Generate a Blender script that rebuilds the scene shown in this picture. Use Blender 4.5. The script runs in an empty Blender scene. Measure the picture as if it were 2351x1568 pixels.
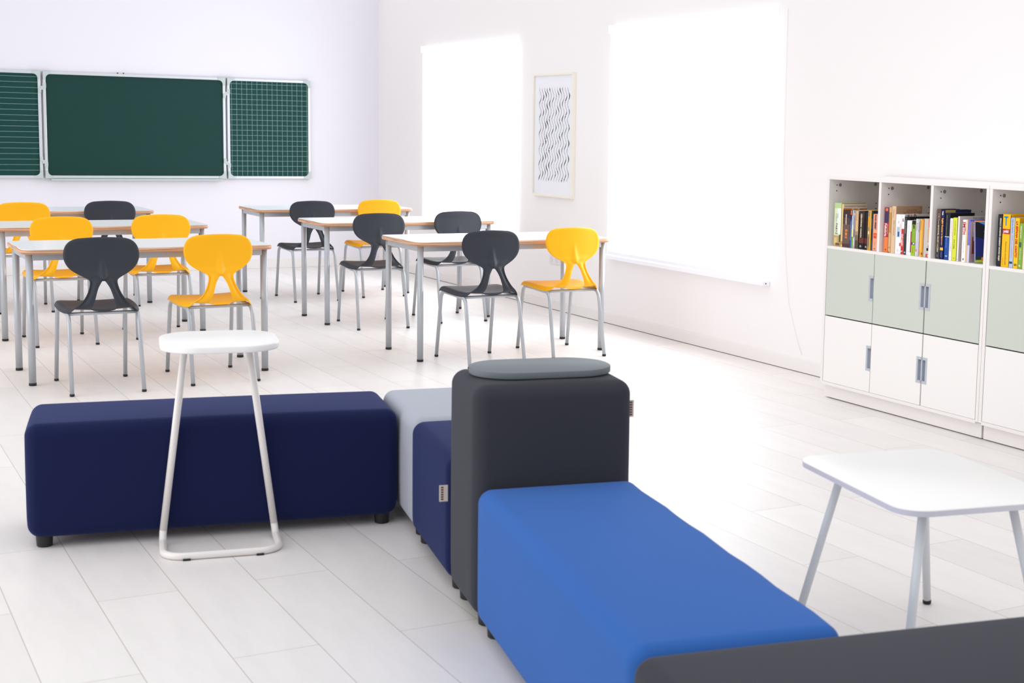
import bpy, bmesh, math, random
from mathutils import Vector, Matrix
random.seed(7)
sc = bpy.context.scene
COL = sc.collection
D = bpy.data
H = 1.4501                       # camera height

# ------------------------------------------------------------------ helpers
def lin(c):
    c = c / 255.0
    return c / 12.92 if c <= 0.04045 else ((c + 0.055) / 1.055) ** 2.4
def rgb(r, g, b):
    return (lin(r), lin(g), lin(b), 1.0)

_m = {}
def mat(name, col, rough=0.5, metal=0.0, spec=0.5, noise=None, bump=None, emit=0.0):
    if name in _m: return _m[name]
    m = D.materials.new(name); m.use_nodes = True
    nt = m.node_tree; b = nt.nodes['Principled BSDF']
    b.inputs['Base Color'].default_value = col
    b.inputs['Roughness'].default_value = rough
    b.inputs['Metallic'].default_value = metal
    b.inputs['Specular IOR Level'].default_value = spec
    if emit:
        b.inputs['Emission Color'].default_value = col
        b.inputs['Emission Strength'].default_value = emit
    tc = nt.nodes.new('ShaderNodeTexCoord')
    if noise:
        sc_, amt = noise
        n = nt.nodes.new('ShaderNodeTexNoise'); n.inputs['Scale'].default_value = sc_; n.inputs['Detail'].default_value = 4
        nt.links.new(tc.outputs['Object'], n.inputs['Vector'])
        r = nt.nodes.new('ShaderNodeMapRange')
        r.inputs['To Min'].default_value = 1 - amt; r.inputs['To Max'].default_value = 1 + amt
        nt.links.new(n.outputs['Fac'], r.inputs['Value'])
        h = nt.nodes.new('ShaderNodeVectorMath'); h.operation = 'SCALE'
        h.inputs[0].default_value = col[:3]
        nt.links.new(r.outputs['Result'], h.inputs['Scale'])
        nt.links.new(h.outputs['Vector'], b.inputs['Base Color'])
    if bump:
        sc_, st, dist = bump
        n = nt.nodes.new('ShaderNodeTexNoise'); n.inputs['Scale'].default_value = sc_; n.inputs['Detail'].default_value = 3
        nt.links.new(tc.outputs['Object'], n.inputs['Vector'])
        bp = nt.nodes.new('ShaderNodeBump'); bp.inputs['Strength'].default_value = st; bp.inputs['Distance'].default_value = dist
        nt.links.new(n.outputs['Fac'], bp.inputs['Height']); nt.links.new(bp.outputs['Normal'], b.inputs['Normal'])
    _m[name] = m
    return m
def cm(r, g, b, rough=0.6):
    return mat('paint_%d_%d_%d' % (r, g, b), rgb(r, g, b), rough, spec=0.3)

def link(o, parent=None):
    COL.objects.link(o)
    if parent is not None: o.parent = parent
    return o
def tag(o, label=None, cat=None, group=None, kind=None):
    if label: o['label'] = label
    if cat: o['category'] = cat
    if group: o['group'] = group
    if kind: o['kind'] = kind
    return o
def empty(name, loc, rz=0, label=None, cat=None, group=None):
    o = D.objects.new(name, None); o.empty_display_size = 0.1
    o.location = loc; o.rotation_euler = (0, 0, rz); link(o)
    return tag(o, label, cat, group)
def obj(name, bm, mats, parent=None, smooth=False, loc=None):
    me = D.meshes.new(name)
    if isinstance(bm, tuple): me.from_pydata(*bm)
    else:
        bm.to_mesh(me); bm.free()
    if not isinstance(mats, (list, tuple)): mats = [mats]
    for m in mats: me.materials.append(m)
    if smooth:
        me.polygons.foreach_set('use_smooth', [True] * len(me.polygons))
    o = D.objects.new(name, me); link(o, parent)
    if loc: o.location = loc
    return o
def autosmooth(o, ang=40):
    me = o.data
    me.polygons.foreach_set('use_smooth', [True] * len(me.polygons))
    bm = bmesh.new(); bm.from_mesh(me); a = math.radians(ang)
    for e in bm.edges:
        if len(e.link_faces) == 2 and e.calc_face_angle(0) > a: e.smooth = False
    bm.to_mesh(me); bm.free()
    return o
def copy_tree(o, parent=None):
    c = o.copy(); COL.objects.link(c); c.parent = parent
    for ch in list(o.children): copy_tree(ch, c)
    return c
def box(bm, x0, x1, y0, y1, z0, z1, bev=0.0, seg=2, mi=0):
    x0, x1 = min(x0, x1), max(x0, x1); y0, y1 = min(y0, y1), max(y0, y1); z0, z1 = min(z0, z1), max(z0, z1)
    r = bmesh.ops.create_cube(bm, size=1.0)
    vs = r['verts']
    for v in vs:
        v.co = Vector(((x0 + x1) / 2 + v.co.x * (x1 - x0), (y0 + y1) / 2 + v.co.y * (y1 - y0), (z0 + z1) / 2 + v.co.z * (z1 - z0)))
    fs = set(f for v in vs for f in v.link_faces)
    for f in fs: f.material_index = mi
    if bev > 0:
        es = list(set(e for v in vs for e in v.link_edges))
        bmesh.ops.bevel(bm, geom=es, offset=bev, segments=seg, affect='EDGES', profile=0.5)
def bx(*a, **k):
    bm = bmesh.new(); box(bm, *a, **k); return bm
def prism(bm, pts, z0, z1, mi=0, axis='z', bev=0, seg=2):
    def P(a, b, c):
        return {'z': (a, b, c), 'x': (c, a, b), 'y': (a, c, b)}[axis]
    lo = [bm.verts.new(P(a, b, z0)) for a, b in pts]; hi = [bm.verts.new(P(a, b, z1)) for a, b in pts]
    n = len(pts); fs = []
    fs.append(bm.faces.new(lo[::-1])); fs.append(bm.faces.new(hi))
    for i in range(n):
        fs.append(bm.faces.new((lo[i], lo[(i + 1) % n], hi[(i + 1) % n], hi[i])))
    for f in fs: f.material_index = mi
    bmesh.ops.recalc_face_normals(bm, faces=fs)
    if bev:
        es = [e for e in set(fs[0].edges) | set(fs[1].edges)]
        bmesh.ops.bevel(bm, geom=es, offset=bev, segments=seg, affect='EDGES', profile=0.5)
def rrect(x0, x1, y0, y1, r, n=8):
    p = []
    for cx, cy, a in ((x1 - r, y0 + r, -90), (x1 - r, y1 - r, 0), (x0 + r, y1 - r, 90), (x0 + r, y0 + r, 180)):
        for i in range(n + 1):
            t = math.radians(a + 90 * i / n); p.append((cx + r * math.cos(t), cy + r * math.sin(t)))
    return p
def fillet(pts, r, n=6, closed=False):
    pts = [Vector(p) for p in pts]; out = []; arcs = []
    N = len(pts)
    for i, p in enumerate(pts):
        if not closed and i in (0, N - 1): out.append(p); continue
        a = pts[i - 1]; b = pts[(i + 1) % N]
        u = (a - p).normalized(); v = (b - p).normalized()
        ang = u.angle(v)
        if ang > 3.1: out.append(p); continue
        rr = r[i] if isinstance(r, (list, tuple)) else r
        d = min(rr / math.tan(ang / 2), (a - p).length * 0.49, (b - p).length * 0.49)
        R_ = d * math.tan(ang / 2)
        c = p + (u + v).normalized() * (R_ / math.sin(ang / 2))
        s = p + u * d - c; e = p + v * d - c
        tot = s.angle(e); ax = s.cross(e).normalized(); st = len(out)
        for k in range(n + 1):
            out.append(c + Matrix.Rotation(tot * k / n, 3, ax) @ s)
        arcs.append((st, len(out) - 1))
    return out, arcs
def tube(bm, pts, r, seg=14, cap=True, mi=0, closed=False):
    pts = [Vector(p) for p in pts]; N = len(pts)
    if closed: T = [(pts[(i + 1) % N] - pts[i - 1]).normalized() for i in range(N)]
    else:
        T = [((pts[min(i + 1, N - 1)] - pts[max(i - 1, 0)])).normalized() for i in range(N)]
    up = Vector((0, 0, 1)) if abs(T[0].z) < 0.9 else Vector((1, 0, 0))
    nrm = (up - T[0] * up.dot(T[0])).normalized(); rings = []
    for i in range(N):
        if i:
            nrm = nrm - T[i] * nrm.dot(T[i]); nrm.normalize()
        b = T[i].cross(nrm); rr = r[i] if isinstance(r, (list, tuple)) else r
        rings.append([bm.verts.new(pts[i] + (nrm * math.cos(2 * math.pi * k / seg) + b * math.sin(2 * math.pi * k / seg)) * rr) for k in range(seg)])
    for i in range(N if closed else N - 1):
        A = rings[i]; B = rings[(i + 1) % N]
        for k in range(seg):
            f = bm.faces.new((A[k], A[(k + 1) % seg], B[(k + 1) % seg], B[k])); f.smooth = True; f.material_index = mi
    if cap and not closed:
        f = bm.faces.new(rings[0][::-1]); f.material_index = mi
        f = bm.faces.new(rings[-1]); f.material_index = mi
def tb(pts, r, **k):
    bm = bmesh.new(); tube(bm, pts, r, **k); return bm
def lathe(prof, seg=20, c=(0, 0)):
    bm = bmesh.new(); rings = []
    for r, z in prof:
        rings.append([bm.verts.new((c[0] + r * math.cos(2 * math.pi * k / seg), c[1] + r * math.sin(2 * math.pi * k / seg), z)) for k in range(seg)])
    for a, b in zip(rings, rings[1:]):
        for k in range(seg): bm.faces.new((a[k], a[(k + 1) % seg], b[(k + 1) % seg], b[k]))
    bm.faces.new(rings[0][::-1]); bm.faces.new(rings[-1])
    return bm
def text_mesh(s, size, bold=0.0, shear=0.0, ext=0.0):
    cu = D.curves.new('lettering', 'FONT'); cu.body = s; cu.size = size; cu.offset = bold; cu.shear = shear
    cu.align_x = 'CENTER'; cu.align_y = 'CENTER'; cu.extrude = ext; cu.resolution_u = 2
    o = D.objects.new('lettering', cu); COL.objects.link(o)
    dg = bpy.context.evaluated_depsgraph_get(); dg.update()
    me = D.meshes.new_from_object(o.evaluated_get(dg), depsgraph=dg)
    D.objects.remove(o); D.curves.remove(cu)
    return me
def lettering(s, size, length, m, parent, origin, xa, ya, bold=0.0, shear=0.0, name='lettering'):
    """text centred on origin, running along xa with its top towards ya; stretched to length"""
    me = text_mesh(s, size, bold, shear)
    xs = [v.co.x for v in me.vertices]; w = max(xs) - min(xs); k = (length / w) if length else 1.0
    xa = Vector(xa); ya = Vector(ya); o3 = Vector(origin)
    for v in me.vertices: v.co = o3 + xa * (v.co.x * k) + ya * v.co.y
    me.materials.clear(); me.materials.append(m)
    o = D.objects.new(name, me); link(o, parent)
    return o

# ------------------------------------------------------------------ camera
f_px, yaw, pitch, roll = 3283.3, 0.5237, 0.1207, 0.0204
cy_, sy_ = math.cos(yaw), math.sin(yaw)
fw = Vector((sy_ * math.cos(pitch), cy_ * math.cos(pitch), -math.sin(pitch)))
r0 = Vector((cy_, -sy_, 0)); u0 = r0.cross(fw)
Rv = math.cos(roll) * r0 + math.sin(roll) * u0; Uv = -math.sin(roll) * r0 + math.cos(roll) * u0
cd = D.cameras.new('camera'); cam = D.objects.new('camera', cd); COL.objects.link(cam)
M = Matrix((Rv, Uv, -fw)).transposed().to_4x4(); M.translation = (0, 0, H); cam.matrix_world = M
cd.sensor_width = 36; cd.sensor_fit = 'HORIZONTAL'; cd.lens = f_px * 36 / 2351
cd.shift_x = -263.37 / 2351; cd.shift_y = -78.13 / 2351
cd.clip_start = 0.05; cd.clip_end = 200
cd.dof.use_dof = True; cd.dof.focus_distance = 8.6; cd.dof.aperture_fstop = 7.0
sc.camera = cam
try:
    sc.view_settings.view_transform = 'Standard'; sc.view_settings.look = 'None'
except Exception: pass
sc.view_settings.exposure = 0.12; sc.view_settings.gamma = 1.0

# ------------------------------------------------------------------ materials
M_wall = mat('wall_paint', rgb(241, 239, 247), 0.75, spec=0.2, noise=(0.7, 0.012))
M_wallr = mat('wall_paint_warm', rgb(245, 241, 241), 0.75, spec=0.2, noise=(0.7, 0.012))
M_base = mat('baseboard_white', rgb(240, 236, 234), 0.45)
M_gap = mat('shadow_gap', rgb(60, 56, 60), 0.8)  # painted shade, used on the bookcase's inner shelf and plinth foot
M_gap_shade = mat('gap_shade_strip', rgb(118, 112, 114), 0.8)
M_steel = mat('grey_metal_paint', rgb(184, 189, 195), 0.33, 0.3, 0.5)
M_cap = mat('black_plastic', rgb(22, 22, 26), 0.5)
M_lam = mat('white_laminate', rgb(246, 250, 254), 0.25, spec=0.5)
M_yel = mat('yellow_plastic', rgb(255, 184, 10), 0.45, spec=0.3)
M_dark = mat('charcoal_plastic', rgb(52, 55, 64), 0.5, spec=0.3)
M_white = mat('white_furniture', rgb(240, 235, 233), 0.45)
M_whited = mat('white_door', rgb(243, 240, 238), 0.4)
M_sage = mat('sage_door', rgb(203, 208, 198), 0.45)
M_inner = mat('shelf_inner', rgb(236, 224, 210), 0.5)
M_hand = mat('silver_handle', rgb(190, 196, 205), 0.4, 0.2)
M_hand2 = mat('handle_recess_shade', rgb(165, 172, 186), 0.5, 0.2)  # darker silver; the shade inside the recess is put into the colour
M_alu = mat('aluminium', rgb(216, 220, 226), 0.35, 0.25)
M_corner = mat('corner_cap_plastic', rgb(196, 206, 206), 0.5)
M_board = mat('green_chalkboard', rgb(16, 60, 56), 0.6, spec=0.25, noise=(3.0, 0.05))
M_board2 = mat('green_chalkboard_ruled', rgb(14, 66, 62), 0.6, spec=0.25, noise=(3.0, 0.04))
M_line = mat('board_line', rgb(150, 180, 180), 0.6)
M_wmetal = mat('white_metal_tube', rgb(238, 233, 230), 0.35)
def fabric(name, col, sheen, tint, rough=0.85):
    m = mat(name, col, rough, spec=0.12, bump=(700, 0.2, 0.001), noise=(2.2, 0.04))
    b = m.node_tree.nodes['Principled BSDF']
    b.inputs['Sheen Weight'].default_value = sheen; b.inputs['Sheen Roughness'].default_value = 0.45
    b.inputs['Sheen Tint'].default_value = tint
    return m
M_navy = fabric('navy_fabric', rgb(24, 31, 70), 0.24, rgb(130, 145, 215))
M_blue = fabric('royal_blue_fabric', rgb(50, 98, 172), 0.12, rgb(190, 200, 230))
M_gray = fabric('light_grey_fabric', rgb(172, 176, 188), 0.1, rgb(230, 230, 235))
M_char = fabric('charcoal_fabric', rgb(58, 59, 66), 0.14, rgb(200, 202, 212))
M_lid = mat('grey_laminate', rgb(112, 119, 125), 0.6, spec=0.25)
M_paper = mat('book_pages', rgb(232, 226, 212), 0.8)
M_tagw = mat('woven_tag', rgb(225, 218, 205), 0.8)
M_tagr = mat('tag_print', rgb(130, 70, 80), 0.8)

def wood_edge():
    m = D.materials.new('plywood_edge'); m.use_nodes = True; nt = m.node_tree; b = nt.nodes['Principled BSDF']
    tc = nt.nodes.new('ShaderNodeTexCoord'); mp = nt.nodes.new('ShaderNodeMapping')
    mp.inputs['Scale'].default_value = (2.5, 2.5, 170)
    n = nt.nodes.new('ShaderNodeTexNoise'); n.inputs['Scale'].default_value = 1.6; n.inputs['Detail'].default_value = 3
    cr = nt.nodes.new('ShaderNodeValToRGB')
    cr.color_ramp.elements[0].position = 0.34; cr.color_ramp.elements[0].color = rgb(160, 112, 84)
    cr.color_ramp.elements[1].position = 0.62; cr.color_ramp.elements[1].color = rgb(230, 188, 154)
    e = cr.color_ramp.elements.new(0.48); e.color = rgb(209, 160, 126)
    nt.links.new(tc.outputs['Object'], mp.inputs['Vector']); nt.links.new(mp.outputs['Vector'], n.inputs['Vector'])
    nt.links.new(n.outputs['Fac'], cr.inputs['Fac']); nt.links.new(cr.outputs['Color'], b.inputs['Base Color'])
    b.inputs['Roughness'].default_value = 0.45
    return m
M_wood = wood_edge()

def floor_mat():
    m = D.materials.new('white_washed_planks'); m.use_nodes = True; nt = m.node_tree; b = nt.nodes['Principled BSDF']; L = nt.links.new
    tc = nt.nodes.new('ShaderNodeTexCoord'); sp = nt.nodes.new('ShaderNodeSeparateXYZ'); L(tc.outputs['Object'], sp.inputs[0])
    ax = nt.nodes.new('ShaderNodeMath'); ax.operation = 'SUBTRACT'; ax.inputs[1].default_value = 3.80 + 0.655 - 13.1; L(sp.outputs['Y'], ax.inputs[0])
    ay = nt.nodes.new('ShaderNodeMath'); ay.operation = 'SUBTRACT'; ay.inputs[1].default_value = 0.485 - 0.2425 * 20; L(sp.outputs['X'], ay.inputs[0])
    cb = nt.nodes.new('ShaderNodeCombineXYZ'); L(ax.outputs[0], cb.inputs[0]); L(ay.outputs[0], cb.inputs[1])
    br = nt.nodes.new('ShaderNodeTexBrick'); br.offset = 0.5; br.offset_frequency = 2; br.squash = 1
    br.inputs['Scale'].default_value = 1; br.inputs['Brick Width'].default_value = 1.31; br.inputs['Row Height'].default_value = 0.2425
    br.inputs['Mortar Size'].default_value = 0.0013; br.inputs['Mortar Smooth'].default_value = 0.2; br.inputs['Bias'].default_value = 0.0
    br.inputs['Color1'].default_value = rgb(230, 225, 223); br.inputs['Color2'].default_value = rgb(239, 234, 232)
    br.inputs['Mortar'].default_value = rgb(184, 174, 168)
    L(cb.outputs[0], br.inputs['Vector'])
    mp = nt.nodes.new('ShaderNodeMapping'); mp.inputs['Scale'].default_value = (9, 1.6, 1); L(tc.outputs['Object'], mp.inputs['Vector'])
    n = nt.nodes.new('ShaderNodeTexNoise'); n.inputs['Scale'].default_value = 1.5; n.inputs['Detail'].default_value = 8; n.inputs['Roughness'].default_value = 0.65
    L(mp.outputs[0], n.inputs['Vector'])
    cr = nt.nodes.new('ShaderNodeMapRange'); cr.inputs['From Min'].default_value = 0.3; cr.inputs['From Max'].default_value = 0.6
    cr.inputs['To Min'].default_value = 0.945; cr.inputs['To Max'].default_value = 1.0; L(n.outputs['Fac'], cr.inputs['Value'])
    sm = nt.nodes.new('ShaderNodeVectorMath'); sm.operation = 'SCALE'; L(br.outputs['Color'], sm.inputs[0]); L(cr.outputs[0], sm.inputs['Scale'])
    L(sm.outputs[0], b.inputs['Base Color'])
    b.inputs['Roughness'].default_value = 0.42; b.inputs['Specular IOR Level'].default_value = 0.5
    return m
M_floor = floor_mat()

# ------------------------------------------------------------------ room shell
XW, YF, ZC = 5.34, 14.60, 3.2
XL = -3.2; YB = -2.0
def S(o): o['kind'] = 'structure'; return o
S(obj('floor', bx(XL, XW + 0.3, YB, YF + 0.2, -0.12, 0), M_floor))
S(obj('wall_front', bx(XL, XW + 0.3, YF, YF + 0.2, 0, ZC), M_wall))
def sc_w(X, y, z):                     # a point measured on the plane x=5.326, carried to x=X
    k = X / 5.326; return (y * k, H + (z - H) * k)
# window openings in the right wall (inside the blinds' outline)
bw = []
for (ya, yb, zt, zb) in ((11.215, 13.357, 2.262, 0.52), (7.455, 9.575, 2.26, 0.50)):
    a = sc_w(5.295, ya, zt); b = sc_w(5.295, yb, zb); bw.append((a[0], b[0], b[1], a[1]))
bm = bmesh.new()
T0, T1 = XW, XW + 0.3
w1, w2 = bw
o1 = (w1[0] + 0.12, w1[1] - 0.12, w1[2] + 0.1, w1[3] - 0.1); o2 = (w2[0] + 0.12, w2[1] - 0.12, w2[2] + 0.1, w2[3] - 0.1)
box(bm, T0, T1, YB, o2[0], 0, ZC); box(bm, T0, T1, o2[1], o1[0], 0, ZC); box(bm, T0, T1, o1[1], YF + 0.0, 0, ZC)
for o_ in (o1, o2):
    box(bm, T0, T1, o_[0], o_[1], 0, o_[2]); box(bm, T0, T1, o_[0], o_[1], o_[3], ZC)
S(obj('wall_right', bm, M_wallr))
M_pane = mat('window_glass', rgb(235, 242, 250), 0.1, emit=1.2)  # pane emits its own glow in place of daylight from outside
for i, o_ in enumerate((o1, o2)):
    bm = bmesh.new(); x0, x1 = XW + 0.14, XW + 0.20; t = 0.06
    box(bm, x0, x1, o_[0], o_[0] + t, o_[2], o_[3]); box(bm, x0, x1, o_[1] - t, o_[1], o_[2], o_[3])
    box(bm, x0, x1, o_[0] + t, o_[1] - t, o_[2], o_[2] + t); box(bm, x0, x1, o_[0] + t, o_[1] - t, o_[3] - t, o_[3])
    ym = (o_[0] + o_[1]) / 2; box(bm, x0, x1, ym - t / 2, ym + t / 2, o_[2] + t, o_[3] - t)
    w = S(obj('window_%d' % (i + 1), bm, M_base))
    obj('pane', bx(x0 + 0.02, x0 + 0.03, o_[0] + t, o_[1] - t, o_[2] + t, o_[3] - t), M_pane, w)
# baseboards; a grey strip paints the shadow gap under the right one
b_ = S(obj('baseboard_right', bx(XW - 0.012, XW, YB, YF, 0.004, 0.085, bev=0.003), M_base))
obj('gap_shade_strip', bx(XW - 0.009, XW, YB, YF, 0.0, 0.004), M_gap_shade, b_)
b_ = S(obj('baseboard_front', bx(XL, XW - 0.012, YF - 0.012, YF, 0.0, 0.10, bev=0.003), M_base))

# ------------------------------------------------------------------ roller blinds
M_fab = mat('blind_fabric_glow', rgb(255, 255, 255), 0.8, emit=1.0)  # cloth emits its own glow, imitating daylight coming through it
M_cass = mat('blind_cassette_glow', rgb(250, 250, 252), 0.5, emit=0.25)  # self-glow put into cassette and end caps to sit with the backlit cloth
M_bbar = mat('blind_bar_glow', rgb(240, 240, 247), 0.5, emit=0.08)  # faint self-glow added to the bars, imitating light on them
for i, (ya, yb, zb, zt) in enumerate(bw):
    t = empty('roller_blind', ((5.34), (ya + yb) / 2, zb), 0,
              ['white roller blind glowing with daylight, nearer the room corner, left of the picture',
               'large white roller blind glowing with daylight, between the picture and the bookcase'][i], 'blind', 'roller blinds on the window wall')
    cy = (ya + yb) / 2; L = (yb - ya) / 2 - 0.008; h = zt - zb
    bm = bmesh.new()
    p = [(-0.002, h), (-0.044, h), (-0.050, h - 0.012), (-0.050, h - 0.040), (-0.040, h - 0.058), (-0.002, h - 0.058)]
    prism(bm, [(a, b) for a, b in p], -L, L, axis='y')
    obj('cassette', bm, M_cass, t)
    bm = bmesh.new()
    for s in (-1, 1):
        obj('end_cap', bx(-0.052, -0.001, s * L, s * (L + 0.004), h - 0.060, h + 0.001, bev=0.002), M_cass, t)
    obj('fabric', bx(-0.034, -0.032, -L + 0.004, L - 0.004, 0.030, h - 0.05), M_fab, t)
    bm = bmesh.new()   # hem and lower box rail
    box(bm, -0.042, -0.024, -L + 0.02, L - 0.02, 0.032, 0.058, bev=0.004)
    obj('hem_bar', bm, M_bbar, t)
    bm = bmesh.new(); box(bm, -0.062, -0.002, -L, L, 0.0, 0.030, bev=0.004)
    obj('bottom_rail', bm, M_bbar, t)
    obj('rail_screw', lathe([(0.004, 0), (0.004, 0.002)], 10, (0, 0)), M_cap, t, loc=(-0.035, -L - 0.001, 0.014)).rotation_euler = (math.pi / 2, 0, 0)
# blind cord hanging against the wall
pts = [sc_w(5.333, y, z) for y, z in ((7.31, 2.24), (7.298, 1.27), (7.25, 0.72), (7.236, 0.62), (7.20, 0.42), (7.10, 0.20), (7.045, 0.11))]
bm = bmesh.new(); pl, _ = fillet([(5.3355, a, b) for a, b in pts], 0.1, 4); tube(bm, pl, 0.0011, seg=6)
tag(obj('cord', bm, mat('cord_grey', rgb(230, 226, 228), 0.7)), 'thin pale cord hanging down the wall between the large blind and the bookcase', 'cord')
# wall socket
t = empty('wall_socket', (XW, 10.45, 0.415), 0, 'white double wall socket low on the window wall behind the yellow chair', 'socket')
obj('face_plate', bx(-0.008, 0, -0.10, 0.08, -0.04, 0.04, bev=0.003), mat('socket_white', rgb(236, 230, 232), 0.4), t)
for dy in (-0.055, 0.035):
    o = obj('outlet', lathe([(0.026, 0), (0.026, 0.002), (0.021, 0.002), (0.0205, 0.001)], 20), mat('socket_in', rgb(226, 220, 223), 0.5), t, loc=(-0.008, dy, 0)); o.rotation_euler = (0, -math.pi / 2, 0)

# ------------------------------------------------------------------ framed picture
XP = 5.31
pa = sc_w(XP, 10.145, 0.925); pb = sc_w(XP, 10.862, 1.929)
pyc = (pa[0] + pb[0]) / 2; pw = (pb[0] - pa[0]); ph = pb[1] - pa[1]
t = empty('framed_picture', (XW, pyc, pa[1]), 0, 'framed print of black wavy brush lines hanging between the two blinds', 'picture')
bm = bmesh.new(); f = 0.018; hw = pw / 2
box(bm, -0.032, 0, -hw, -hw + f, 0, ph, bev=0.002); box(bm, -0.032, 0, hw - f, hw, 0, ph, bev=0.002)
box(bm, -0.032, 0, -hw + f, hw - f, 0, f, bev=0.002); box(bm, -0.032, 0, -hw + f, hw - f, ph - f, ph, bev=0.002)
obj('frame', bm, mat('cream_frame', rgb(243, 238, 226), 0.45), t)
obj('print_paper', bx(-0.018, -0.004, -hw + f, hw - f, f, ph - f), mat('print_paper', rgb(243, 243, 250), 0.35), t)
bm = bmesh.new()
def quadstrip(bm, pts, x):
    vs = [(bm.verts.new((x, a - w, z)), bm.verts.new((x, a + w, z))) for a, z, w in pts]
    for p, q in zip(vs, vs[1:]): bm.faces.new((p[0], p[1], q[1], q[0]))
s0 = sc_w(XP, 10.215, 1.05); s1 = sc_w(XP, 10.765, 1.815)
ya, yb = s0[0] - pyc, s1[0] - pyc; za, zb = s0[1] - pa[1], s1[1] - pa[1]
for k in range(12):
    yk = yb - (yb - ya) * (k + 0.5) / 12
    ph0 = random.uniform(-0.25, 0.25); pts = []; on = True
    w0 = random.uniform(0.0036, 0.0058)
    for j in range(0, 181):
        q = j / 180.0; z = zb - (zb - za) * q + random.uniform(-0.0005, 0.0005)
        wig = 0.0165 * math.sin(q * math.pi * 2 * 6.1 + 1.1 + ph0) 
        thick = w0 * (0.55 + 1.15 * max(0, math.sin(q * math.pi * 2 * 6.1 + 2.4 + k * 1.3)) * (0.3 + 0.9 * abs(math.sin(q * 5 + k))))
        pts.append((yk + wig, z, thick * (0.4 if j < 3 or j > 177 else 1)))
    # dry-brush gaps
    seg = []
    for j, p in enumerate(pts):
        seg.append(p)
        if len(seg) > 14 and random.random() < 0.05:
            quadstrip(bm, seg, -0.0186); seg = []
    if len(seg) > 2: quadstrip(bm, seg, -0.0186)
obj('brush_strokes', bm, mat('ink', rgb(38, 42, 46), 0.6), t)
obj('glass', bx(-0.0215, -0.0205, -hw + f, hw - f, f, ph - f), mat('picture_glass', (1, 1, 1, 1), 0.02), t)
gm = _m['picture_glass'].node_tree; gb = gm.nodes['Principled BSDF']; gb.inputs['Alpha'].default_value = 0.05

# ------------------------------------------------------------------ chalkboard
KB = (YF - 0.045) / 14.48
def bxz(x, z): return (x * KB, H + (z - H) * KB)
cbx0, cbz0 = bxz(1.997, 0.924); cbx1, cbz1 = bxz(3.697, 1.924)
t = empty('chalkboard', ((cbx0 + cbx1) / 2, YF, cbz0), 0, 'wide green three-panel chalkboard in an aluminium frame on the front wall', 'chalkboard')
def panel(x0, x1, name, surf, lines=None):
    # local coords relative to the board's empty
    cx = (cbx0 + cbx1) / 2; a, b = x0 - cx, x1 - cx; h = cbz1 - cbz0; fwid = 0.026; yo, yi = -0.045, -0.015
    bm = bmesh.new()
    box(bm, a, b, yo, yi, 0, fwid, bev=0.004); box(bm, a, b, yo, yi, h - fwid, h, bev=0.004)
    box(bm, a, a + fwid, yo, yi, fwid, h - fwid, bev=0.004); box(bm, b - fwid, b, yo, yi, fwid, h - fwid, bev=0.004)
    fr = obj('frame', bm, M_alu, t)
    # corner caps with a rounded inner corner
    for sx, ex in ((1, a), (-1, b)):
        for sz, ez in ((1, 0.0), (-1, h)):
            bm = bmesh.new(); cap = 0.075; R = 0.04
            pts = [(0, 0), (cap, 0), (cap, fwid)]
            for k in range(0, 7):
                an = math.radians(-90 - 90 * k / 6)
                pts.append((fwid + R + R * math.cos(an), fwid + R + R * math.sin(an)))
            pts += [(fwid, cap), (0, cap)]
            pts = [(ex + sx * p, ez + sz * q) for p, q in pts]
            if sx * sz < 0: pts = pts[::-1]
            prism(bm, pts, yo - 0.004, yi, axis='y')
            obj('corner_cap', bm, M_corner, fr)
    bm = bmesh.new(); box(bm, a + 0.01, b - 0.01, -0.032, -0.02, 0.01, h - 0.01)
    ys = -0.0324; lw = 0.0013
    if lines == 'grid':
        n = 16; s = 0.0515; x = a + fwid + 0.02
        while x < b - fwid - 0.004:
            vs = [bm.verts.new(p) for p in ((x - lw, ys, fwid), (x + lw, ys, fwid), (x + lw, ys, h - fwid), (x - lw, ys, h - fwid))]
            f_ = bm.faces.new(vs); f_.material_index = 1; x += s
    if lines:
        s = 0.0515; z = h - fwid - 0.028
        while z > fwid + 0.01:
            vs = [bm.verts.new(p) for p in ((a + fwid, ys - 0.0001, z - lw), (b - fwid, ys - 0.0001, z - lw), (b - fwid, ys - 0.0001, z + lw), (a + fwid, ys - 0.0001, z + lw))]
            f_ = bm.faces.new(vs); f_.material_index = 1; z -= s
    obj(name, bm, [surf, M_line], t)
wx = 0.85 * KB
x3 = bxz(3.714, 0)[0]; x2 = bxz(1.978, 0)[0]
panel(cbx0, cbx1, 'main_panel', M_board)
panel(x3, x3 + wx, 'squared_panel', M_board2, 'grid')
panel(x2 - wx, x2, 'ruled_panel', M_board2, 'lines')
cx = (cbx0 + cbx1) / 2; hh = cbz1 - cbz0
obj('chalk_tray', bx(cbx0 - cx + 0.05, cbx1 - cx - 0.04, -0.085, -0.02, -0.022, -0.004, bev=0.004), M_corner, t)
for gx0, gx1 in ((x2 - cx, cbx0 - cx), (cbx1 - cx, x3 - cx)):
    for zz in (hh * 0.845, hh * 0.155):
        bm = bmesh.new(); s = 1 if zz > hh / 2 else -1
        box(bm, gx0 - 0.026, gx0 + 0.004, -0.052, -0.03, zz - 0.045 * s, zz - 0.0 * s, bev=0.002)
        box(bm, gx1 - 0.004, gx1 + 0.028, -0.052, -0.03, zz + 0.0 * s, zz + 0.045 * s, bev=0.002)
        box(bm, gx0 - 0.002, gx1 + 0.002, -0.050, -0.030, zz - 0.018, zz + 0.018, bev=0.003)
        obj('hinge', bm, M_corner, t)
for k in (-0.62, 0.62):
    for z_ in (0.1, hh - 0.2): obj('wall_bracket', bx(k - 0.03, k + 0.03, -0.02, 0, z_, z_ + 0.1), M_alu, t)
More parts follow.
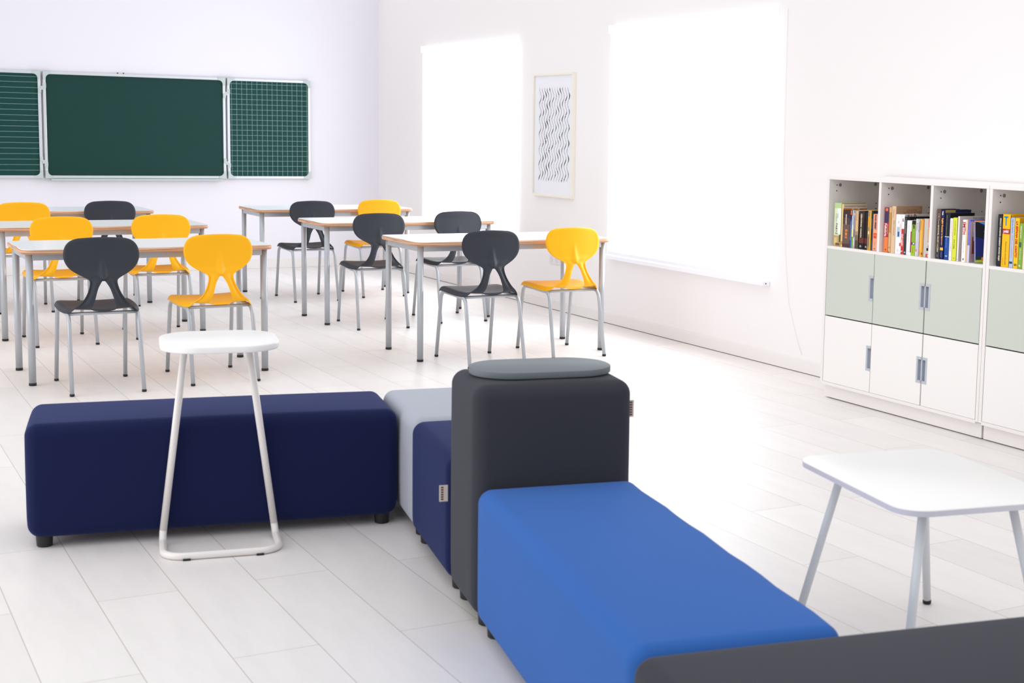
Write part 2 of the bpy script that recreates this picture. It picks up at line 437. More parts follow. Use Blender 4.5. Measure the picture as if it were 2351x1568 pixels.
for k in (-0.176, -0.121): obj('top_clip', bx(k - 0.005, k + 0.005, -0.04, -0.03, hh, hh + 0.012), M_cap, t)

# ------------------------------------------------------------------ desks
LX, LY = 1.296, 0.559
def make_desk():
    r = empty('school_desk', (0, 0, 0))
    # origin: centre of the four legs
    hx, hy = LX / 2, LY / 2
    TW, TD, R = hx + 0.045, hy + 0.06, 0.06
    zt, zb = 0.757, 0.731
    prof = [(0.006, zb), (0.002, zb + 0.004), (0.0, (zb + zt) / 2), (0.002, zt - 0.005), (0.006, zt - 0.001)]
    bm = bmesh.new(); rings = []
    for ins, z in prof:
        rings.append([bm.verts.new((a, b, z)) for a, b in rrect(-TW + ins, TW - ins, -TD + ins, TD - ins, R - ins, 8)])
    n = len(rings[0])
    for A, B in zip(rings, rings[1:]):
        for k in range(n): bm.faces.new((A[k], A[(k + 1) % n], B[(k + 1) % n], B[k]))
    bm.faces.new(rings[0][::-1]); bm.faces.new(rings[-1])
    tt = obj('tabletop', bm, M_wood, r, smooth=False); autosmooth(tt, 60); tt['label'] = 'plywood top with bare rounded edge'
    bm = bmesh.new(); prism(bm, rrect(-TW + 0.006, TW - 0.006, -TD + 0.006, TD - 0.006, R - 0.006, 8), zt - 0.001, zt + 0.0008)
    l = obj('laminate', bm, M_lam, tt); l['label'] = 'pale grey white laminate surface'
    for sx in (-1, 1):
        for sy in (-1, 1):
            lg = obj('leg', tb([(sx * hx, sy * hy, 0.012), (sx * hx, sy * hy, zb)], 0.0195, seg=20), M_steel, r)
            obj('foot_cap', lathe([(0.019, 0), (0.0205, 0.003), (0.0205, 0.014), (0.019, 0.016)], 20, (sx * hx, sy * hy)), M_cap, lg, smooth=False)
    for sy in (-1, 1): obj('rail', bx(-hx + 0.015, hx - 0.015, sy * (hy + 0.004) - 0.011, sy * (hy + 0.004) + 0.011, zb - 0.036, zb, bev=0.003), M_steel, r)
    for sx in (-1, 1): obj('rail', bx(sx * (hx + 0.004) - 0.011, sx * (hx + 0.004) + 0.011, -hy + 0.015, hy - 0.015, zb - 0.036, zb, bev=0.003), M_steel, r)
    return r
desks = [((3.330, 8.345), 'two-seat school desk nearest on the right, behind one charcoal and one yellow chair'),
         ((3.334, 10.196), 'two-seat school desk in the middle of the right row, with two charcoal chairs'),
         ((3.347, 11.959), 'two-seat school desk farthest back in the right row, under the empty wall'),
         ((1.062, 8.389), 'two-seat school desk nearest on the left, just behind the slim white standing table'),
         ((1.130, 10.200), 'two-seat school desk in the middle of the left row, with two yellow chairs'),
         ((1.1325, 12.000), 'two-seat school desk farthest back in the left row, below the chalkboard')]
dk = make_desk()
for i, ((x, y), lab) in enumerate(desks):
    o = dk if i == 0 else copy_tree(dk)
    o.location = (x + LX / 2, y + LY / 2 + 0.01, 0); tag(o, lab, 'desk', 'school desks')

# ------------------------------------------------------------------ chairs
def shell_meshes(m, key):
    # rows: y, z, outer half width, inner guide half width, hole?, kind
    rows = [(.222, .430, .165, .060, 0), (.226, .441, .182, .062, 0), (.216, .453, .194, .064, 0), (.17, .461, .203, .066, 0), (.10, .461, .209, .066, 0),
            (.02, .456, .210, .066, 0), (-.06, .451, .206, .066, 0), (-.115, .450, .196, .066, 0), (-.150, .449, .188, .066, 0), (-.178, .452, .172, .066, 0),
            (-.198, .463, .152, .064, 1), (-.211, .480, .128, .058, 1), (-.215, .506, .106, .049, 1), (-.212, .536, .088, .040, 1),
            (-.204, .567, .076, .031, 1), (-.199, .591, .071, .017, 1), (-.196, .606, .0705, .007, 0), (-.193, .617, .0775, .013, 0),
            (-.190, .628, .095, .019, 0), (-.187, .640, .119, .026, 0), (-.184, .654, .144, .024, 0), (-.181, .670, .165, .021, 0), (-.178, .690, .182, .018, 0),
            (-.175, .716, .194, .015, 0), (-.172, .744, .198, .015, 0), (-.170, .772, .195, .03, 0), (-.168, .796, .187, .04, 0), (-.166, .817, .172, .05, 0),
            (-.1655, .832, .150, .05, 0), (-.165, .8415, .114, .04, 0)]
    nr = len(rows)
    verts = []; faces = []; idx = {}
    def cols(h, w): return [0, h * 0.5, h] + [h + (w - h) * q for q in (0.28, 0.55, 0.83, 0.93, 1.0)]
    NC = 8
    for s in (1, -1):
        for i, (y, z, w, h, hole) in enumerate(rows):
            for j, x in enumerate(cols(h, w)):
                if j == 0 and s == -1: idx[(s, i, j)] = idx[(1, i, j)]; continue
                u = x / max(w, 1e-6); yy, zz = y, z
                if i <= 9:                                   # seat: dished, side skirt turned down
                    zz += 0.010 * (u ** 2) * (1 if i > 2 else 0.4)
                    if j >= 6: zz -= (0.006, 0.030)[j - 6] * (1 if i > 1 else 0.3)
                    if j == 7 and i > 2: pass
                elif i <= 16:                                # the two straps, each with a rounded rib
                    rib = (0, 0, -0.002, -0.010, -0.004, 0.007, 0.001, -0.004)[j]
                    yy += rib
                    if i <= 12 and j >= 5: zz += (0.002, 0.004, 0.004)[j - 5] * (13 - i) / 3
                else:                                        # backrest: gently wrapped, fine rolled rim
                    yy += 0.015 * u * u * min(1, (i - 16) / 5); zz -= 0.007 * u * u * max(0, (i - 24) / 5)
                    nose = max(0, 1 - (z - .606) / .13) if z < .73 else 0
                    if j <= 2: yy += (-0.024, -0.015, -0.001)[j] * nose
                    if i >= 20 and i <= nr - 4 and j <= 5: yy += 0.0035
                    if j == 7 or i == nr - 1: yy += 0.005
                    if j == 5 and i <= 20: yy += 0.004 * nose
                verts.append((s * x, yy, zz)); idx[(s, i, j)] = len(verts) - 1
        for i in range(nr - 1):
            for j in range(NC - 1):
                if j < 2 and (rows[i + 1][4] or rows[i][4]) and not (rows[i + 1][4] and not rows[i][4] and False): continue
                q = [idx[(s, i, j)], idx[(s, i, j + 1)], idx[(s, i + 1, j + 1)], idx[(s, i + 1, j)]]
                faces.append(q if s == 1 else q[::-1])
    # tongue lip at the back of the seat
    k = 9; lip = {}
    for s in (1, -1):
        for j in range(3):
            if j == 0 and s == -1: lip[(s, j)] = lip[(1, j)]; continue
            x = verts[idx[(s, k, j)]]
            verts.append((x[0] * (0.93 if j == 2 else 1), x[1] - 0.016, x[2] - (0.010 if j < 2 else 0.004))); lip[(s, j)] = len(verts) - 1
    for s in (1, -1):
        for j in range(2):
            q = [idx[(s, k, j)], idx[(s, k, j + 1)], lip[(s, j + 1)], lip[(s, j)]]
            faces.append(q if s == 1 else q[::-1])
    me = D.meshes.new('shell'); me.from_pydata(verts, [], faces); me.validate(); me.update()
    bm = bmesh.new(); bm.from_mesh(me); bmesh.ops.recalc_face_normals(bm, faces=bm.faces); bm.to_mesh(me); bm.free()
    o = D.objects.new('shell', me); COL.objects.link(o)
    so = o.modifiers.new('s', 'SOLIDIFY'); so.thickness = 0.0065; so.offset = 0; so.use_even_offset = False
    su = o.modifiers.new('u', 'SUBSURF'); su.levels = 2; su.render_levels = 2
    dg = bpy.context.evaluated_depsgraph_get(); dg.update()
    full = D.meshes.new_from_object(o.evaluated_get(dg), depsgraph=dg)
    D.objects.remove(o)
    full.polygons.foreach_set('use_smooth', [True] * len(full.polygons)); full.update()
    nrm = [v.normal.copy() for v in full.vertices]
    out = []
    for part in (0, 1):
        vm = {}; vs = []; fs = []; ns = []
        for p in full.polygons:
            c = p.center; isb = (c.z > 0.487 and c.y < -0.1)
            if isb != bool(part): continue
            f_ = []
            for vi in p.vertices:
                if vi not in vm: vm[vi] = len(vs); vs.append(full.vertices[vi].co.copy()); ns.append(nrm[vi])
                f_.append(vm[vi])
            fs.append(f_)
        pm = D.meshes.new('chair_' + ('backrest' if part else 'seat')); pm.from_pydata(vs, [], fs); pm.update()
        pm.polygons.foreach_set('use_smooth', [True] * len(pm.polygons))
        pm.normals_split_custom_set_from_vertices(ns)
        pm.materials.append(m); out.append(pm)
    return out
fr_cache = {}
def make_chair(m, key):
    r = empty('school_chair', (0, 0, 0))
    se, ba = shell_meshes(m, key)
    o = D.objects.new('seat', se); link(o, r); o = D.objects.new('backrest', ba); link(o, r)
    R = 0.0115
    for s in (-1, 1):
        P = [(s * .186, -.266, 0.012), (s * .180, -.182, .424), (s * .182, .196, .436), (s * .187, .266, 0.012)]
        pl, arcs = fillet(P, 0.06, 7)
        a1, a2 = arcs[0][1], arcs[1][0]
        for nm, seg_, foot in (('leg', pl[:a1 + 1], pl[0]), ('side_rail', pl[a1:a2 + 1], None), ('leg', pl[a2:], pl[-1])):
            lg = obj(nm, tb(seg_, R, seg=12), M_steel, r)
            if foot is not None:
                d = (Vector(seg_[1]) - Vector(seg_[0])) if foot == seg_[0] else (Vector(seg_[-2]) - Vector(seg_[-1]))
                obj('foot_cap', lathe([(R * 0.85, 0), (R * 1.12, 0.003), (R * 1.12, 0.011), (R * 1.0, 0.014)], 14, (foot[0], foot[1])), M_cap, lg)
    for y, z in ((-.150, .4285), (.150, .4315)):
        obj('crossbar', tb([(-.180, y, z), (.180, y, z)], 0.009, seg=12), M_steel, r)
    return r
ya_ = 'yellow'; da_ = 'charcoal'
chairs = [
 ('d', 1.388, 8.240, 0.0, 'charcoal moulded plastic chair at the nearest left desk, beside a yellow one'),
 ('y', 2.026, 8.318, 2.6, 'yellow moulded plastic chair at the nearest left desk, directly behind the slim white standing table'),
 ('y', 1.456, 10.085, 1.4, 'yellow chair at the middle left desk, its left-hand seat behind the charcoal chair'),
 ('y', 2.122, 10.215, -1.2, 'yellow chair at the middle left desk, its right-hand seat, behind the nearest yellow chair'),
 ('y', 1.458, 11.915, -2.0, 'yellow chair farthest back on the left, cut by the left edge of the photo'),
 ('d', 2.115, 12.060, 0.0, 'charcoal chair farthest back on the left, mostly hidden by desks, below the chalkboard'),
 ('d', 3.704, 11.877, 0.5, 'charcoal chair at the farthest right desk, standing left of a yellow chair'),
 ('y', 4.344, 12.012, 0.3, 'yellow chair at the farthest right desk, partly hidden by a charcoal chair'),
 ('d', 3.649, 10.100, -3.0, 'charcoal chair at the middle right desk, its left-hand seat'),
 ('d', 4.320, 10.236, 1.0, 'charcoal chair at the middle right desk, its right-hand seat near the far blind'),
 ('d', 3.689, 8.240, 0.0, 'charcoal moulded chair at the nearest right desk, beside a yellow chair'),
 ('y', 4.331, 8.372, 0.0, 'yellow moulded chair at the nearest right desk, closest to the large blind')]
proto = {'y': make_chair(M_yel, 'y'), 'd': make_chair(M_dark, 'd')}
used = set()
for k, x, y, a, lab in chairs:
    o = proto[k] if k not in used else copy_tree(proto[k]); used.add(k)
    o.location = (x, y, 0); o.rotation_euler = (0, 0, math.radians(a)); tag(o, lab, 'chair', 'classroom chairs')

# ------------------------------------------------------------------ upholstered seating
AN = math.radians(10.7); O0 = Vector((1.862, 4.865, 0))
E1 = Vector((math.cos(AN), -math.sin(AN), 0)); E2 = Vector((math.sin(AN), math.cos(AN), 0))
def W(u, v, z=0): return O0 + E1 * u + E2 * v + Vector((0, 0, z))
def rbox(hx, hy, z0, z1, r, puff=0.008, wave=0.0):
    hz = (z1 - z0) / 2; bm = bmesh.new()
    def axis(h):
        inner = [-(h - r) + (2 * (h - r)) * k / 14 for k in range(15)]
        edge = [math.tan(math.radians(45 * k / 5)) * r for k in range(1, 6)]
        return [-(h - r) - e for e in edge[::-1]] + inner + [(h - r) + e for e in edge]
    A = [axis(hx), axis(hy), axis(hz)]; Hh = (hx, hy, hz)
    for d in range(3):
        a1, a2 = (d + 1) % 3, (d + 2) % 3
        for s in (-1, 1):
            g = []
            for p in A[a1]:
                row = []
                for q in A[a2]:
                    c = [0, 0, 0]; c[d] = s * Hh[d]; c[a1] = p; c[a2] = q
                    inn = [max(-(Hh[i] - r), min(Hh[i] - r, c[i])) for i in range(3)]
                    dv = Vector([c[i] - inn[i] for i in range(3)])
                    P = Vector(inn) + dv.normalized() * r
                    fx = 1 - min(1, abs(P.x) / hx) ** 2.4; fy = 1 - min(1, abs(P.y) / hy) ** 2.4; fz = 1 - min(1, abs(P.z) / hz) ** 2.4
                    if P.z > 0: P.z += puff * fx * fy * (P.z / hz)
                    P.x += (1 if P.x > 0 else -1) * puff * 0.5 * fy * fz * min(1, abs(P.x) / hx) ** 4
                    P.y += (1 if P.y > 0 else -1) * puff * 0.5 * fx * fz * min(1, abs(P.y) / hy) ** 4
                    if P.z < -hz + 0.06:                       # cloth drawn in under the base
                        k_ = (-hz + 0.06 - P.z) / 0.06; P.x *= 1 - 0.012 * k_ * (0.3 / hx); P.y *= 1 - 0.012 * k_ * (0.3 / hy)
                    if wave and P.z > hz * 0.4: P.x += wave * math.sin(P.y * 21) * max(0, P.x / hx)
                    P.z += (z0 + z1) / 2
                    row.append(bm.verts.new(P))
                g.append(row)
            for i in range(len(g) - 1):
                for j in range(len(g[0]) - 1):
                    q = (g[i][j], g[i + 1][j], g[i + 1][j + 1], g[i][j + 1])
                    f_ = bm.faces.new(q if s > 0 else q[::-1]); f_.smooth = True
    bmesh.ops.remove_doubles(bm, verts=bm.verts, dist=1e-5)
    return bm
def pouf(name, u0, u1, v0, v1, ht, m, lab, cat='pouf', r=0.042, wave=0.0, tagside=None, feet_mid=False):
    c = W((u0 + u1) / 2, (v0 + v1) / 2); hx, hy = (u1 - u0) / 2, (v1 - v0) / 2
    t = empty(name, c, -AN, lab, cat, 'upholstered seating blocks')
    obj('cushion', rbox(hx - 0.002, hy - 0.002, 0.035, ht, r, 0.007, wave), m, t)
    xs = [-hx + 0.055, hx - 0.055]; ysl = [-hy + 0.055, hy - 0.055]
    if feet_mid: xs.insert(1, 0.0)
    for a in xs:
        for b in ysl:
            obj('foot', lathe([(0.022, 0), (0.026, 0.003), (0.028, 0.036), (0.028, 0.045)], 20, (a, b)), M_cap, t)
    if tagside:
        sx, vv, zz, uu = tagside
        lt = obj('fabric_tag', bx(uu - 0.001, uu + sx * 0.028, vv - 0.001, vv + 0.001, zz - 0.026, zz + 0.026), M_tagw, t)
        bm = bmesh.new(); 
        for kk in range(6):
            z_ = zz - 0.021 + kk * 0.0075
            box(bm, uu + sx * 0.015, uu + sx * 0.023, vv - 0.0015, vv - 0.0012, z_, z_ + 0.005)
        obj('tag_marks', bm, M_tagr, lt)
    return t
pouf('bench_pouf', -1.275, -0.004, 0.0, 0.44, 0.432, M_navy, 'long navy blue bench on short black feet, behind the slim white standing table', 'bench')
pouf('corner_pouf', 0.004, 0.485, -0.19, 0.44, 0.432, M_gray, 'light grey seat block in the corner between the navy bench and the dark tall block')
pouf('seat_pouf', 0.0, 0.485, -0.825, -0.195, 0.432, M_navy, 'short navy seat block between the light grey block and the tall charcoal block', tagside=(-1, -0.315, 0.325, -0.241))
pouf('tall_pouf', 0.0, 0.485, -1.185, -0.83, 0.722, M_char, 'tall charcoal upholstered block rising above the blue bench', tagside=(1, -0.10, 0.625, 0.240))
pouf('bench_pouf', 0.0, 0.485, -2.555, -1.19, 0.432, M_blue, 'long royal blue bench running towards the viewer', 'bench', wave=0.003)
pouf('bench_pouf', -0.01, 1.25, -3.0, -2.56, 0.432, M_char, 'low dark grey bench in the bottom right corner of the photo', 'bench')
# grey tray lid on the tall block
c = W(0.247, -0.992, 0.729); t = empty('tray_table', c, -AN, 'grey rounded tray top lying on the tall charcoal block', 'tray')
bm = bmesh.new(); hx, hy = 0.217, 0.130
prism(bm, rrect(-hx, hx, -hy, hy, 0.124, 12), 0.0, 0.020, bev=0.003); o = obj('tray_top', bm, M_lid, t); autosmooth(o, 35)
# ------------------------------------------------------------------ slim white standing table
c = W(-0.643, -0.14); t = empty('side_table', c, -AN, 'slim white C-shaped standing table in front of the long navy bench', 'side table')
zt = 0.735
bm = bmesh.new(); prism(bm, rrect(-0.192, 0.192, -0.195, 0.195, 0.125, 12), zt - 0.024, zt, bev=0.006, seg=3); o = obj('tabletop', bm, mat('white_top', rgb(250, 249, 249), 0.3), t); autosmooth(o, 50)
r = 0.0125
L0 = Vector((-0.188, 0.115, r)); L1 = Vector((-0.104, 0.12, zt - 0.026)); R0 = Vector((0.186, 0.115, r)); R1 = Vector((0.104, 0.12, zt - 0.026))
P = [L1, Vector((-0.190, 0.115, 0.040)), Vector((-0.192, 0.085, r)), Vector((-0.193, -0.100, r)), Vector((0.190, -0.100, r)), Vector((0.190, 0.085, r)), Vector((0.188, 0.115, 0.040)), R1]
pl, arcs = fillet(P, [0, .02, .03, .07, .07, .03, .02, 0], 7)
i0 = arcs[0][0]; i1 = arcs[-1][1]
obj('leg', tb(pl[:i0 + 1], r, seg=16), M_wmetal, t); obj('base_tube', tb(pl[i0:i1 + 1], r, seg=16), M_wmetal, t); obj('leg', tb(pl[i1:], r, seg=16), M_wmetal, t)
for x_ in (-0.12, 0.12): obj('floor_glide', bx(x_ - 0.012, x_ + 0.012, -0.115, -0.095, 0.0, 0.006), M_cap, t)
obj('mounting_plate', bx(-0.15, 0.15, 0.09, 0.15, zt - 0.030, zt - 0.024), M_wmetal, t)
# ------------------------------------------------------------------ low white table on the right
c = W(1.204, -1.640); t = empty('coffee_table', c, -AN, 'low white table with splayed legs at the right edge of the photo', 'table')
zt = 0.496
bm = bmesh.new(); prism(bm, rrect(-0.251, 0.251, -0.333, 0.333, 0.085, 10), zt - 0.018, zt, bev=0.002); o = obj('tabletop', bm, [mat('white_top2', rgb(245, 244, 243), 0.35)], t); autosmooth(o, 50)
bm = bmesh.new(); prism(bm, rrect(-0.2518, 0.2518, -0.3338, 0.3338, 0.0858, 10), zt - 0.017, zt - 0.0025); o = obj('edge_band', bm, mat('lilac_edge', rgb(222, 220, 232), 0.4), t); autosmooth(o, 50)
for sx in (-1, 1):
    for sy in (-1, 1):
        a = Vector((sx * 0.137, sy * 0.228, zt - 0.018)); b = Vector((sx * 0.223, sy * 0.314, 0.010))
        lg = obj('leg', tb([a, b], 0.0125, seg=16), mat('pale_leg', rgb(226, 230, 234), 0.35), t)
        obj('foot_cap', lathe([(0.010, 0), (0.0135, 0.003), (0.0135, 0.013), (0.012, 0.016)], 16, (b.x, b.y)), M_cap, lg)
        obj('leg_plate', lathe([(0.03, zt - 0.022), (0.03, zt - 0.018)], 16, (a.x, a.y)), M_wmetal, lg)

# ------------------------------------------------------------------ bookcase units
XB = 4.929; BW = 1.257; BT = 1.242
def make_unit():
    r = empty('bookcase', (XB, 6.341, 0))     # origin: front left floor corner; y runs to -BW
    D_ = XW - 0.014 - XB; p = 0.021
    obj('side_panel', bx(0, D_, -p, 0, 0.087, BT - 0.018, bev=0.001), M_white, r)
    obj('side_panel', bx(0, D_, -BW + 0.002, -BW + p, 0.087, BT - 0.018, bev=0.001), M_white, r)
    obj('top_panel', bx(-0.001, D_, -BW + 0.002, 0, BT - 0.018, BT, bev=0.0015), M_white, r)
    obj('bottom_panel', bx(0, D_, -BW + p, -p, 0.078, 0.096, bev=0.001), M_white, r)
    obj('shelf', bx(0.001, D_, -BW + p, -p, 0.841, 0.857, bev=0.001), M_white, r)
    obj('back_panel', bx(D_ - 0.012, D_ - 0.004, -BW + p, -p, 0.857, BT - 0.018), M_inner, r)
    for y in (-0.451, -0.853):
        obj('divider', bx(0.001, D_ - 0.012, y - 0.0095, y + 0.0095, 0.857, BT - 0.018, bev=0.001), M_white, r)
    bm = bmesh.new()
    box(bm, 0.03, D_ - 0.012, -BW + p, -p, 0.464, 0.470)
    obj('inner_shelf', bm, M_gap, r)
    obj('plinth', bx(0.028, D_ - 0.02, -BW + 0.002, -0.012, 0.006, 0.078), M_white, r)
    obj('plinth_foot', bx(0.05, D_ - 0.05, -BW + 0.01, -0.03, 0.0, 0.006), M_gap, r)
    # cam locks and pin holes seen inside the open cells
    for y in (-p - 0.0005, -0.4605, -0.8625):
        bm = bmesh.new()
        for x_, z_ in ((0.075, 1.193), (0.325, 1.197)):
            o = lathe([(0.0095, 0), (0.0095, 0.0012), (0.006, 0.0012), (0.006, 0.0002)], 18); m4 = Matrix.Translation((x_, y, z_)) @ Matrix.Rotation(math.pi / 2, 4, 'X')
            bmesh.ops.transform(o, matrix=m4, verts=o.verts); tmp = D.meshes.new('x'); o.to_mesh(tmp); o.free(); bm.from_mesh(tmp); D.meshes.remove(tmp)
        obj('cam_lock', bm, mat('cam_metal', rgb(150, 150, 152), 0.4, 0.4), r)
        bm = bmesh.new()
        for x_, z_ in ((0.052, 1.193), (0.052, 1.161), (0.335, 1.09), (0.335, 1.06)):
            box(bm, x_ - 0.003, x_ + 0.003, y - 0.0005, y + 0.0003, z_ - 0.003, z_ + 0.003)
        obj('pin_hole', bm, M_cap, r)
    # doors with cut-out handles on one vertical edge
    xs = [(-0.026, -0.4285, 1), (-0.4330, -0.8310, 1), (-0.8400, -1.2325, -1)]
    for z0, z1, m, hz in ((0.472, 0.8415, M_sage, 0.658), (0.0975, 0.4655, M_whited, 0.280)):
        for ya, yb, side in xs:
            hd, hh_ = 0.026, 0.056
            if side > 0:   # notch on the right edge (yb)
                pts = [(ya, z0), (yb, z0), (yb, hz - hh_), (yb + hd, hz - hh_), (yb + hd, hz + hh_), (yb, hz + hh_), (yb, z1), (ya, z1)]
                e, s = yb, 1
            else:
                pts = [(yb, z0), (yb, z1), (ya, z1), (ya, hz + hh_), (ya - hd, hz + hh_), (ya - hd, hz - hh_), (ya, hz - hh_), (ya, z0)]
                e, s = ya, -1
            bm = bmesh.new(); prism(bm, pts, 0.0, 0.018, axis='x'); d = obj('door', bm, m, r)
            d['label'] = 'sage grey door' if m is M_sage else 'white door'
            # handle: C-shaped flange + channel
            bm = bmesh.new(); fl = 0.010
            a0, a1 = e, e + s * hd
            box(bm, -0.0015, 0.0, a1, a1 + s * fl, hz - hh_ - 0.012, hz + hh_ + 0.012)
            box(bm, -0.0015, 0.0, a0, a1, hz + hh_, hz + hh_ + 0.012); box(bm, -0.0015, 0.0, a0, a1, hz - hh_ - 0.012, hz - hh_)
            box(bm, -0.0015, 0.016, a1 - s * 0.002, a1, hz - hh_, hz + hh_)
            box(bm, -0.0015, 0.016, a0, a1, hz + hh_ - 0.002, hz + hh_); box(bm, -0.0015, 0.016, a0, a1, hz - hh_, hz - hh_ + 0.002)
            if side < 0: box(bm, -0.001, 0.014, a0 + 0.0005, a0 + 0.0085, hz - hh_ + 0.002, hz + hh_ - 0.002)
            hn = obj('handle', bm, M_hand, d); hn['label'] = 'recessed silver grip'
            obj('grip_recess', bx(0.014, 0.0165, a0, a1, hz - hh_, hz + hh_), M_hand2, d)
    return r
u1 = make_unit()
u2 = copy_tree(u1); u2.location.y -= BW
tag(u1, 'white bookcase with three open book cells above sage and white doors, standing full in view', 'bookcase', 'bookcase units on the window wall')
tag(u2, 'second white bookcase, joined on the right, cut off by the right edge', 'bookcase', 'bookcase units on the window wall')

# ------------------------------------------------------------------ books
SX = XB + 0.022      # plane of the spines
def V(yc, zc, off=0.0): return (off, yc, zc)
def book(y, th, h, depth, cov, lab, bands=(), texts=(), pages=True, side=None, tilt=0.0, yawd=0.0, rad=0.0):
    """y: left (far) edge of the spine; local origin on the shelf at that corner, spine towards -x"""
    t = empty('book', (SX, y, 0.8575), 0, lab, 'book', 'books in the open cells')
    t.rotation_euler = (math.radians(tilt), 0, math.radians(yawd))
    cvr = cm(*cov); b = 0.0025; g = 0.0006
    bm = bmesh.new()
    box(bm, 0, depth, -b, -g, 0, h); box(bm, 0, depth, -th + g, -th + b, 0, h)
    box(bm, -0.0008, b, -th + g, -g, 0, h, bev=min(0.004, th * 0.2), seg=3)
    c = obj('cover', bm, [cvr], t)
    obj('pages', bx(b, depth - 0.004, -th + b, -b, 0.004, h - 0.004), M_paper, t)
    for i, bd in enumerate(bands):               # spine bands: (z0, z1, colour[, y0, y1])  fractions of the spine
        z0, z1, col = bd[:3]; f0, f1 = (bd[3:5] if len(bd) > 3 else (0, 1))
        mg = 0.0010
        obj('spine_panel', bx(-0.0012 - 0.00012 * i, -0.0007, -mg - f0 * (th - 2 * mg), -mg - f1 * (th - 2 * mg), z0 * h, z1 * h), cm(*col), c)
    for tx in texts:                              # (string, centre z frac, length frac, size, colour, y frac[, style])
        s, zc, ln, sz, col, yf = tx[:6]; st = tx[6] if len(tx) > 6 else ''
        if 'h' in st:
            lettering(s, sz, ln * th if ln else None, cm(*col), c, (-0.0024, -yf * th, zc * h), (0, -1, 0), (0, 0, 1), bold=0.0006 if 'b' in st else 0)
        else:
            lettering(s, sz, ln * h, cm(*col), c, (-0.0024, -yf * th, zc * h), (0, 0, -1), (0, -1, 0), bold=0.0007 if 'b' in st else 0, shear=0.3 if 'i' in st else 0)
    for si, sd in enumerate(side or ()):          # on the right-hand cover: rect or text
        if sd[0] == 'r':
            _, x0, x1, z0, z1, col = sd
            obj('cover_panel', bx(x0 * depth, x1 * depth, -th - 0.0003 - 0.0002 * si, -th + g, z0 * h, z1 * h), cm(*col), c)
        else:
            _, s, xc, zc, ln, sz, col = sd[:7]
            lettering(s, sz, ln * depth, cm(*col), c, (xc * depth, -th - 0.0006 - 0.0002 * si, zc * h), (1, 0, 0), (0, 0, 1), name='cover_lettering', bold=0.0006 if len(sd) > 7 else 0)
    return t
K = (24, 22, 26); WH = (246, 244, 244)
cellL = {1: 'first', 2: 'second'}
# --- cell one
book(6.292, 0.060, 0.239, 0.170, (222, 232, 198), 'tall pale green and white book titled PARYZ, leftmost on the shelf',
     bands=[(0.88, 1, (190, 212, 150)), (0.30, 0.88, (240, 243, 232), 0.45, 1), (0.0, 0.25, (196, 168, 112)), (0.06, 0.2, (226, 196, 128), 0.05, 0.45), (0.1, 0.27, (70, 66, 66), 0.78, 0.97), (0.02, 0.08, (120, 90, 60), 0.3, 0.9)],
     texts=[('PARYZ', 0.40, 0.26, 0.024, (40, 70, 64), 0.36, ''), ('EDWARD', 0.70, 0.10, 0.009, (90, 110, 90), 0.50, ''), ('RUTHERFURD', 0.66, 0.18, 0.009, (90, 110, 90), 0.28, '')],
     side=[('r', 0, 1, 0.965, 1.0, (128, 158, 84))])
book(6.230, 0.0135, 0.236, 0.165, (240, 208, 138), 'thin cream and orange book next to the tall PARYZ book',
     bands=[(0.05, 0.13, (226, 140, 60))],
     side=[('r', 0.0, 1, 0.0, 0.995, (226, 208, 190)), ('r', 0.0, 0.35, 0.86, 0.895, (214, 130, 40)), ('r', 0.42, 0.6, 0.86, 0.885, (222, 140, 60)), ('r', 0.68, 1, 0.86, 0.89, (205, 105, 35)), ('t', 'Sprawozdania i Opowiadania', 0.5, 0.945, 0.9, 0.009, (120, 90, 90))])
book(6.2165, 0.064, 0.203, 0.14, (84, 62, 58), 'thick brown speckled book, third from the left in the first cell',
     bands=[(0.0, 0.62, (104, 84, 80)), (0.80, 1.0, (62, 44, 46)), (0.0, 0.1, (84, 58, 56)), (0.42, 0.49, (214, 122, 60), 0.35, 0.66), (0.32, 0.40, (226, 140, 76), 0.38, 0.62), (0.24, 0.30, (214, 122, 60), 0.36, 0.64)],
     texts=[('KRWAWE DIAMENTY', 0.75, 0.28, 0.012, (235, 228, 224), 0.45, 'b'), ],
     side=[('r', 0, 1, 0.82, 1.0, (190, 90, 40))])
book(6.1515, 0.0125, 0.205, 0.14, (52, 92, 176), 'slim blue paperback right of the brown speckled book',
     bands=[(0.88, 1.0, (214, 120, 50)), (0.0, 0.3, (70, 90, 190)), (0.75, 0.88, (30, 34, 96))], texts=[('PRZEWODNIK', 0.45, 0.5, 0.006, (220, 228, 245), 0.5, '')])
book(6.1385, 0.0125, 0.206, 0.15, (238, 240, 224), 'slim paperback with yellow-white spine and green foot',
     bands=[(0.0, 0.3, (110, 178, 70)), (0.3, 0.5, (240, 232, 130), 0, 0.7), (0.62, 1.0, (190, 216, 232), 0.4, 1), (0.86, 1.0, (40, 70, 140), 0, 0.4)])
book(6.1255, 0.0175, 0.198, 0.15, (168, 158, 160), 'slim grey paperback with a pale pink mark near the top of its spine',
     bands=[(0.90, 0.97, (222, 182, 176), 0.2, 0.8), (0.0, 0.3, (186, 180, 184)), (0.32, 0.52, (108, 100, 104), 0.35, 0.75)],
     texts=[('HISTORIA', 0.17, 0.2, 0.010, (240, 238, 240), 0.5, 'b'), ('SZTUKI WSPOLCZESNEJ', 0.7, 0.3, 0.005, (90, 80, 90), 0.6, '')], side=[('r', 0, 1, 0, 1, (160, 186, 196))])
